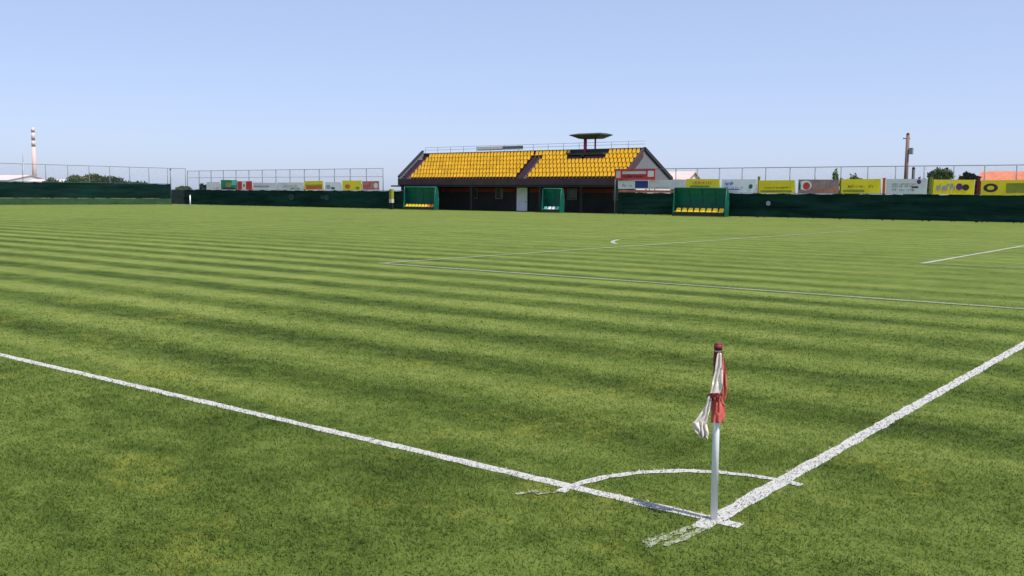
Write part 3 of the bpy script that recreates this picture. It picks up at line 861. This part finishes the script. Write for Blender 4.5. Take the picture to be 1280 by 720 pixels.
# ------------------------------------------------------------------ dugouts
def dugout(label, x0, x1, y, h, nseat, seat_mats, rz=0, group=None):
    w = x1 - x0; d = 0.95
    t = thing('dugout', label, 'dugout', ((x0 + x1) / 2, y, 0.0), rz, group)
    prof = [(d, .05), (d + .02, h * .55), (d - .10, h * .80), (d - .28, h * .95), (.52, h), (.36, h - .05)]
    bm = bmesh.new()
    A = [bm.verts.new((-w / 2, a, b)) for a, b in prof]; Bq = [bm.verts.new((w / 2, a, b)) for a, b in prof]
    A2 = [bm.verts.new((-w / 2, a + .03, b + .03)) for a, b in prof]; B2 = [bm.verts.new((w / 2, a + .03, b + .03)) for a, b in prof]
    for i in range(len(prof) - 1):
        bm.faces.new((A[i], A[i + 1], Bq[i + 1], Bq[i])); bm.faces.new((A2[i], B2[i], B2[i + 1], A2[i + 1]))
    mesh_obj('shell', bm, M['shelter'], t)
    for s in (-1, 1):
        bm = bmesh.new()
        pp = [(.05, .05), (.10, h * .35), (.33, h - .08)] + [(a - .02, b - .035) for a, b in prof[::-1][1:]]
        prism(bm, pp, 'x', s * w / 2 - (.03 if s > 0 else .0), s * w / 2 + (.0 if s > 0 else .03))
        mesh_obj('side_panel', bm, M['shelter'], t)
    bm = bmesh.new()
    n = max(2, int(round(w / 1.3)))
    for i in range(n + 1):
        x = -w / 2 + .02 + (w - .04) * i / n
        for (a, b), (c, e) in zip(prof[:-1], prof[1:]): tube(bm, (x, a - .03, b - .02), (x, c - .03, e - .02), .028, n=6)
    tube(bm, (-w / 2, .35, h - .05), (w / 2, .35, h - .05), .035, n=6)
    for s in (-1, 1): tube(bm, (s * w / 2, .02, 0), (s * w / 2, .36, h - .05), .035, n=6)
    mesh_obj('frame', bm, M['green_steel'], t)
    mesh_obj('bench_base', B_(-w / 2 + .1, w / 2 - .1, .02, .60, .05, .34), M['dark_steel'], t)
    first = {}
    for i in range(nseat):
        x = -w / 2 + .15 + (w - .3) * (i + .5) / nseat
        m = seat_mats[min(i, len(seat_mats) - 1)]
        if m not in first:
            b = bmesh.new(); seat_bm(b, 0, 0, 0, (w - .3) / nseat / .47)
            o = first[m] = mesh_obj('seat', b, M[m], t)
        else:
            o = first[m].copy(); COL.objects.link(o); o.parent = t
        o.location = (x, -.06, .20); o.scale = (1, .8, .55)
    return t
dugout('green dugout with yellow seats in front of the left end of the stand', -80.6, -75.6, 79.7, 2.75, 9, ['seat_d'] * 7 + ['seat_o'] * 2)
dugout('small narrow green dugout with white seats right of the grey door', -59.9, -57.5, 79.7, 2.62, 4, ['seat_t', 'seat_w', 'seat_w', 'seat_t'])
dugout('large green dugout with yellow seats right of the stand', -43.0, -37.6, 77.9, 2.72, 8, ['seat_d'] * 8)

# ------------------------------------------------------------------ advertising boards
def word(bm, x0, x1, z0, z1, y=-.032, dens=.55):
    """an unreadable line of lettering: upright strokes of uneven height"""
    x = x0
    h = z1 - z0
    while x < x1:
        w = h * random.uniform(.22, .5)
        if random.random() < .86:
            hh = h * random.choice((.7, .7, 1.0))
            box(bm, x, min(x + w * .38, x1), y, y + .006, z0, z0 + hh)
            if random.random() < .7: box(bm, x + w * .38 + .001, min(x + w, x1 + .01), y, y + .006, z0 + hh * random.choice((0, .4, .75)), z0 + hh * random.choice((.25 + .75, .8)))
        x += w * random.uniform(1.15, 1.5)

def board(label, x0, x1, z0, z1, base, prints=(), y=79.9, name='advertising_banner', group='advertising banners above the windscreen'):
    t = thing(name, label, 'banner', ((x0 + x1) / 2, y, z0 + random.uniform(-.035, .035)), random.uniform(-.012, .012), group)
    t.rotation_euler.x = random.uniform(-.05, .03); t.rotation_euler.y = random.uniform(-.012, .012)
    w, h = x1 - x0, z1 - z0
    bm = bmesh.new()
    n = 10
    for i in range(n):
        a, b = -w / 2 + w * i / n, -w / 2 + w * (i + 1) / n
        box(bm, a, b, -.02, .02, 0, h)
    bmesh.ops.remove_doubles(bm, verts=bm.verts, dist=1e-5)
    mesh_obj('panel', bm, M[base], t)
    bm = bmesh.new()
    tube(bm, (-w / 2, .05, -.1), (-w / 2, .05, h + .04), .025, n=6); tube(bm, (w / 2, .05, -.1), (w / 2, .05, h + .04), .025, n=6)
    mesh_obj('frame', bm, M['galv'], t)
    for qi, q in enumerate(prints):
        dy = -.004 * qi
        kind, m, a, b, c, e = q                     # fractions of the width and the height
        X0, X1, Z0, Z1 = -w / 2 + w * a, -w / 2 + w * b, h * c, h * e
        bm = bmesh.new()
        if kind == 'w':
            word(bm, X0, X1, Z0, Z1, -.032 + dy); nm = 'lettering'
        elif kind == 'r':
            box(bm, X0, X1, -.027 + dy, -.0225 + dy, Z0, Z1); nm = 'printed_field'
        else:
            ro = (Z1 - Z0) / 2; cx, cz = (X0 + X1) / 2, (Z0 + Z1) / 2
            sx = (X1 - X0) / 2 / ro
            ri = ro * (.5 if kind == 'o' else 0)
            k = 22
            if ri:
                for i in range(k):
                    p = []
                    for rr, j in ((ri, i), (ro, i), (ro, i + 1), (ri, i + 1)):
                        an = 2 * math.pi * j / k; p.append(bm.verts.new((cx + sx * rr * math.cos(an), -.034 + dy, cz + rr * math.sin(an))))
                    bm.faces.new(p)
                r_ = bmesh.ops.extrude_face_region(bm, geom=bm.faces[:])
                bmesh.ops.translate(bm, verts=[g for g in r_['geom'] if isinstance(g, bmesh.types.BMVert)], vec=(0, .006, 0))
            else:
                prism(bm, [(cx + sx * ro * math.cos(2 * math.pi * i / k), cz + ro * math.sin(2 * math.pi * i / k)) for i in range(k)], 'y', -.030 + dy, -.027 + dy)
            nm = 'emblem'
        mesh_obj(nm, bm, M[m], t)
    return t

board('yellow banner with orange lettering just above the large dugout', -42.64, -39.15, 2.52, 3.53, 'ad_yellow', [('w', 'ad_orange', .22, .78, .55, .86), ('r', 'p_olive', .12, .70, .05, .38)])
board('white banner with blue lettering and a dark green dot', -38.94, -35.45, 2.27, 3.52, 'ad_white', [('w', 'p_blue', .10, .34, .58, .84), ('w', 'p_grey', .08, .62, .32, .50), ('r', 'p_blue', .08, .52, .22, .29), ('d', 'p_green', .79, .90, .30, .64)])
board('yellow banner with one line of brown lettering', -35.2, -31.75, 2.28, 3.44, 'ad_yellow', [('w', 'p_brown', .16, .88, .36, .50), ('r', 'p_olive', .06, .92, .07, .22)])
board('brown banner with a white and red round emblem', -31.45, -27.79, 2.27, 3.50, 'ad_brown', [('d', 'p_white', .02, .34, .22, .92), ('d', 'p_red', .12, .30, .26, .80), ('d', 'p_green', .00, .07, .25, .80), ('w', 'ad_orange', .40, .92, .12, .40), ('w', 'p_grey', .40, .92, .58, .80)])
board('yellow banner with pale brown lettering before green bushes', -27.55, -24.2, 2.25, 3.47, 'ad_yellow', [('w', 'p_brown', .18, .36, .42, .62), ('w', 'p_olive', .38, .82, .40, .60), ('r', 'p_olive', .05, .60, .08, .26)])
board('white banner with grey lettering and a purple dot in front of the utility pole', -23.75, -20.44, 2.22, 3.48, 'ad_white', [('w', 'p_grey', .16, .78, .46, .62), ('w', 'ad_pink', .16, .78, .63, .72), ('w', 'p_grey', .16, .70, .20, .38), ('d', 'p_purple', .76, .86, .66, .96), ('r', 'p_dark', .64, .80, .40, .50)])
board('yellow banner with grey lettering and two dark purple emblems', -19.95, -16.8, 2.2, 3.40, 'ad_yellow', [('w', 'p_grey', .08, .52, .28, .74), ('d', 'p_purple', .56, .72, .30, .76), ('d', 'p_dark', .71, .88, .28, .70)])
board('yellow banner with a dark ring emblem and an olive field', -16.3, -12.6, 2.2, 3.39, 'ad_yellow', [('o', 'p_dark', .05, .34, .20, .78), ('r', 'p_olive', .50, .95, .15, .80)])
G2 = 'advertising banners above the windscreen'
board('small white banner with a pink corner left of the green banner', -120.6, -117.4, 2.29, 3.40, 'ad_white', [('w', 'ad_pink', .55, .95, .08, .40)])
board('green banner with a brown emblem', -117.1, -113.5, 2.29, 3.62, 'ad_green', [('d', 'p_olive', .30, .72, .25, .75), ('r', 'p_dark', .1, .9, .0, .18), ('r', 'seat_t', .70, .98, .45, .97)])
board('red banner with a pale stripe down the middle', -113.3, -110.0, 2.29, 3.50, 'ad_red', [('r', 'p_white', .33, .60, .02, .98), ('d', 'p_olive', .40, .54, .3, .7)])
board('pale banner with dark lettering beside the red banner', -109.8, -104.6, 2.31, 3.27, 'ad_pale', [('w', 'p_dark', .06, .66, .40, .62), ('r', 'p_white', .02, .9, .02, .16)])
board('long pale banner with faint grey lettering', -104.4, -99.0, 2.33, 3.29, 'ad_pale', [('w', 'p_grey', .22, .75, .42, .66), ('w', 'p_green', .5, .85, .1, .3)])
board('banner yellow at the top and orange red below', -98.8, -95.2, 2.33, 3.46, 'ad_yellow', [('r', 'ad_orange', .08, .96, .04, .48), ('r', 'p_olive', .02, .98, .50, .58)])
board('white banner with a dark grey shape', -94.8, -91.8, 2.31, 3.27, 'ad_white', [('d', 'p_grey', .06, .36, .1, .66), ('r', 'p_green', .40, .62, .05, .35)])
board('bright yellow banner with an orange spot left of the stand', -91.5, -88.0, 2.32, 3.53, 'ad_yellow', [('d', 'ad_orange', .14, .42, .15, .62), ('d', 'p_olive', .70, .92, .08, .40)])
board('faded pink and red banner nearest the left of the stand', -87.8, -84.9, 2.34, 3.42, 'ad_pink', [('w', 'p_red', .08, .50, .30, .75), ('d', 'p_white', .70, .95, .2, .8)])
# boards at the right end of the stand
board('white and blue banner below the red framed board', -50.3, -46.72, 2.60, 3.42, 'ad_white', [('w', 'p_grey', .10, .46, .25, .62), ('r', 'p_navy', .56, .98, .1, .95)], y=79.82)
board('plain pale grey banner between the stand and the large dugout', -46.66, -42.75, 2.56, 3.45, 'ad_pale', [('w', 'p_grey', .05, .55, .12, .30)], y=79.82)
board('narrow faded orange strip under the white and blue banner', -50.2, -43.9, 2.27, 2.50, 'ad_rail', [('w', 'ad_pink', .60, .95, .2, .8), ('r', 'ad_orange', .40, .53, .1, .9)], y=79.80)
rs = thing('framed_board', 'red framed sign board with pale panels at the right end of the stand', 'sign board', (-48.23, 79.6, 3.44))
bm = bmesh.new()
for a in ((-2.33, 2.33, -.05, .05, .96, 1.10), (-2.33, 2.33, -.05, .05, .06, .20), (-2.33, -2.21, -.05, .05, .202, .958), (2.21, 2.33, -.05, .05, .202, .958), (-1.62, -1.5, -.05, .05, .202, .958), (1.32, 1.44, -.05, .05, .202, .958)): box(bm, *a)
mesh_obj('frame', bm, M['ad_red'], rs)
mesh_obj('backing', B_(-2.2, 2.2, .01, .04, .21, .95), M['ad_red'], rs)
mesh_obj('pale_panel', B_(-2.18, -1.65, -.02, .006, .24, .93), M['ad_pale'], rs)
mesh_obj('pale_panel', B_(1.48, 2.18, -.02, .006, .34, .93), M['p_white'], rs)
mesh_obj('pale_panel', B_(-1.47, 1.28, -.02, .006, .62, .90), M['ad_pale'], rs)
bm = bmesh.new(); word(bm, -1.3, .9, .26, .56, y=-.01)
mesh_obj('lettering', bm, M['p_dark'], rs)
mesh_obj('leg', T_((1.0, .55, -3.44), (1.0, .55, .50), .06), M['dark_red'], rs)
mesh_obj('leg', T_((-1.6, .55, -3.44), (-1.6, .55, .50), .06), M['dark_red'], rs)
# upright coloured posts between banners
for x, m, z1, lb in ((-27.68, 'p_olive', 3.55, 'olive wooden post beside the yellow banner before the bushes'), (-24.0, 'ad_orange', 3.55, 'orange post left of the white banner with the purple dot'),
                     (-20.2, 'p_olive', 3.62, 'dark olive post right of the white banner with the purple dot'), (-16.55, 'dark_red', 3.55, 'dark red post between the last two yellow banners'), (-35.32, 'p_olive', 3.72, 'olive post left of the yellow banner with one line of lettering')):
    t = thing('banner_post', lb, 'post', (x, 80.18, 0), 0, 'posts between the banners')
    mesh_obj('shaft', B_(-.11, .11, -.05, .05, 0, z1), M[m], t)
    mesh_obj('cap', B_(-.13, .13, -.07, .07, z1 + .001, z1 + .05), M[m], t)
t = thing('cabinet', 'pale cream cabinet standing at the left end of the stand', 'cabinet', (-82.35, 79.55, 0))
mesh_obj('body', B_(-.2, .2, -.2, .2, 1.25, 2.45), M['p_olive'], t)
mesh_obj('lower_door', B_(-.22, .22, -.205, .195, .80, 1.248), M['ch_cream'], t)
mesh_obj('leg', B_(-.20, -.10, -.1, .1, 0, .798), M['dark_steel'], t); mesh_obj('leg', B_(.10, .20, -.1, .1, 0, .798), M['dark_steel'], t)

# ------------------------------------------------------------------ trees and bushes
def crown_bm(blobs, n, size, rnd):
    bm = bmesh.new()
    for (cx, cy, cz, rx, rz) in blobs:
        for _ in range(int(n)):
            while True:
                p = Vector((rnd.uniform(-1, 1), rnd.uniform(-1, 1), rnd.uniform(-1, 1)))
                if p.length < 1: break
            p = p * (0.55 + .45 * rnd.random()) if p.length > .3 else p * 1.8
            c = Vector((cx + p.x * rx, cy + p.y * rx, cz + p.z * rz))
            if c.z < .1: continue
            s = size * rnd.uniform(.6, 1.4)
            a = Vector((rnd.gauss(0, 1), rnd.gauss(0, 1), rnd.gauss(0, .6))).normalized()
            b = a.orthogonal().normalized()
            b = (Matrix.Rotation(rnd.uniform(0, 6.28), 3, a) @ b)
            d = a.cross(b)
            bm.faces.new([bm.verts.new(c + q) for q in (b * s, d * s * .55, -b * s, -d * s * .55)])
    return bm

def tree(name, label, cat, x, y, h, w, leaf, seed, trunk=.4, n=420, size=.22, group=None, nb=6):
    rnd = random.Random(seed)
    t = thing(name, label, cat, (x, y, -.02), rnd.uniform(0, 6), group)
    blobs = []
    for i in range(nb):
        a = 6.283 * i / nb + rnd.uniform(-.4, .4); q = rnd.uniform(.25, .62) * w / 2
        z = h * (trunk + (1 - trunk) * rnd.uniform(.2, .72))
        r = w * rnd.uniform(.20, .30)
        blobs.append((q * math.cos(a), q * math.sin(a), z, r, min(r * .9, (h - z))))
    blobs.append((0, 0, h * (1 - (1 - trunk) * .32), w * .26, h * (1 - trunk) * .32))
    mesh_obj('crown', crown_bm(blobs, n, size, rnd), M_LEAF[leaf], t)
    bm = bmesh.new()
    tube(bm, (0, 0, 0), (0, 0, h * trunk), w * .035 + .04, w * .025 + .03)
    for b in blobs[:5]: tube(bm, (0, 0, h * trunk * .8), (b[0], b[1], b[2]), w * .018 + .02, .02, n=6)
    mesh_obj('trunk', bm, M['bark'], t)
    return t
G = 'bushes behind the screen at the far end'
tree('bush', 'small olive bush at the left end of the row behind the screen', 'bush', -185.4, 89.6, 4.7, 5.0, 'olive', 1, .2, group=G)
tree('bush', 'round dark green bush second in the row behind the screen', 'bush', -182.6, 92.9, 5.2, 7.5, 'mid', 2, .2, n=600, group=G)
tree('bush', 'tallest bush in the middle of the row behind the screen', 'bush', -185.1, 97.9, 5.6, 8.0, 'olive', 3, .2, n=600, group=G)
tree('bush', 'broad dark bush right of the tallest one behind the screen', 'bush', -178.5, 97.4, 5.1, 7.0, 'dark', 4, .2, n=600, group=G)
tree('bush', 'low dark bush at the right end of the row behind the screen', 'bush', -173.4, 100.6, 4.05, 6.0, 'dark', 5, .2, n=500, group=G)
tree('bush', 'dark rounded bush behind the corner of the fence', 'bush', -128.4, 84.6, 3.3, 2.6, 'black', 6, .2, n=350)
tree('bush', 'low grey green bush left of the far corner post', 'bush', -136.0, 86.2, 2.9, 4.6, 'olive', 8, .2, n=350)
tree('tree', 'grey green leafy tree between the utility pole and the orange roof', 'tree', -38.9, 154.3, 6.75, 5.2, 'mid', 9, .42, n=600)
tree('tree', 'nearly black dense tree in front of the orange roofed house', 'tree', -30.3, 135.4, 5.5, 4.4, 'black', 10, .2, n=900, size=.3)
tree('shrub', 'thin bright green shrub behind the brown banner', 'shrub', -30.6, 86.9, 4.75, 1.4, 'bright', 11, .35, n=170, size=.15)
tree('shrub', 'loose bright green shrub behind the yellow banner', 'shrub', -29.1, 87.8, 4.35, 2.2, 'bright', 12, .35, n=220, size=.15)
tree('shrub', 'dark low shrub at the foot of the utility pole', 'shrub', -26.9, 101.5, 4.05, 3.6, 'mid', 13, .3, n=260, size=.18)

# ------------------------------------------------------------------ poles, chimney, buildings beyond
up_ = thing('utility_pole', 'tall brown wooden utility pole with a small grey box', 'utility pole', (-30.25, 107.9, 0))
mesh_obj('shaft', T_((0, 0, 0), (0, 0, 8.95), .25, .18, n=10), M['wood_pole'], up_)
mesh_obj('cap', T_((0, 0, 8.951), (0, 0, 9.12), .20, .08, n=10), M['dark_steel'], up_)
bx_ = mesh_obj('metal_box', B_(.22, .62, -.2, .2, 6.75, 7.45), M['box_grey'], up_)
mesh_obj('bracket', T_((-.5, 0, 8.5), (.25, 0, 8.5), .05, n=6), M['dark_steel'], up_)
mesh_obj('insulator', T_((-.45, 0, 8.5), (-.45, 0, 8.8), .06, .03, n=6), M['p_white'], up_)
sp = thing('short_post', 'short thick dark post right of the utility pole', 'post', (-27.15, 99.65, 0))
mesh_obj('shaft', T_((0, 0, 0), (0, 0, 4.95), .16, .15, n=8), M['dark_steel'], sp)
mesh_obj('cap', T_((0, 0, 4.951), (0, 0, 5.1), .18, .1, n=8), M['dark_steel'], sp)

ch = thing('factory_chimney', 'tall slender pale pink factory chimney with dark bands far away', 'chimney', (-907.5, 438.3, 0))
zs = [0, 42.5, 48.0, 55.5, 60.0]; rs_ = [2.1, 1.65, 1.6, 1.5, 1.45]
for i, m in enumerate(('ch_pink', 'ch_dark', 'ch_cream', 'ch_dark')):
    mesh_obj(('shaft', 'dark_band', 'cream_band', 'rim')[i], T_((0, 0, zs[i]), (0, 0, zs[i + 1]), rs_[i] + (.05 if i in (1, 3) else 0), rs_[i + 1] + (.05 if i in (1, 3) else 0), n=20), M[m], ch)
ms = thing('radio_mast', 'thin grey mast left of the factory chimney', 'mast', (-710.2, 334.2, 0))
bm = bmesh.new(); tube(bm, (0, 0, 0), (0, 0, 22), .32, .25, n=6); tube(bm, (0, 0, 22), (0, 0, 33), .16, .08, n=6)
mesh_obj('shaft', bm, M['mast'], ms)
mesh_obj('base', B_(-1.5, 1.5, -1.5, 1.5, 0, .5), M['mast'], ms)

def shed(name, label, x0, x1, y0, y1, h, hr, wall, roof, rz=0, cat='building', wins=3):
    cx, cy = (x0 + x1) / 2, (y0 + y1) / 2
    t = thing(name, label, cat, (cx, cy, -.02), rz)
    a, b = (x1 - x0) / 2, (y1 - y0) / 2
    bm = bmesh.new()
    prism(bm, [(-b, 0), (b, 0), (b, h), (0, hr - .12), (-b, h)], 'x', -a, a)
    mesh_obj('wall', bm, M[wall], t)
    bm = bmesh.new()
    prism(bm, [(-b - .4, h - .10), (0, hr), (0, hr + .16), (-b - .4, h + .06)], 'x', -a - .3, a + .3)
    prism(bm, [(b + .4, h - .10), (b + .4, h + .06), (0.003, hr + .16), (0.003, hr)], 'x', -a - .3, a + .3)
    rf = mesh_obj('roof', bm, M[roof], t)
    for i in range(wins):
        x = -a + 2 * a * (i + .5) / wins
        w = mesh_obj('window', B_(x - .5, x + .5, -b - .02, -b - .005, h * .4, h * .4 + 1.2), M['glass'], t)
        mesh_obj('sill', B_(x - .6, x + .6, -b - .12, -b - .004, h * .4 - .1, h * .4 - .005), M['p_white'], w)
    return t, rf
t, rf = shed('house', 'house with a bright orange tiled roof beyond the fence', -32.2, -17.0, 148.0, 158.0, 4.0, 5.85, 'plaster', 'roof_tile', R(-4), 'house')
mesh_obj('chimney', B_(3.2, 3.9, .8, 1.5, 4.6, 6.4), M['roof_tile'], rf)
shed('house', 'pale pinkish house showing just right of the stand', -76.5, -68.6, 127.0, 134.0, 4.4, 5.6, 'plaster', 'roof_pink', R(12), 'house', 2)
shed('warehouse', 'long white warehouse at the left edge beyond the far fence', -440, -404, 165, 200, 6.0, 8.2, 'shed_white', 'shed_pink', R(35), 'warehouse', 4)
shed('warehouse', 'low white warehouse at the foot of the factory chimney', -402, -376, 190, 206, 4.8, 6.5, 'shed_white', 'shed_pink', R(35), 'warehouse', 3)
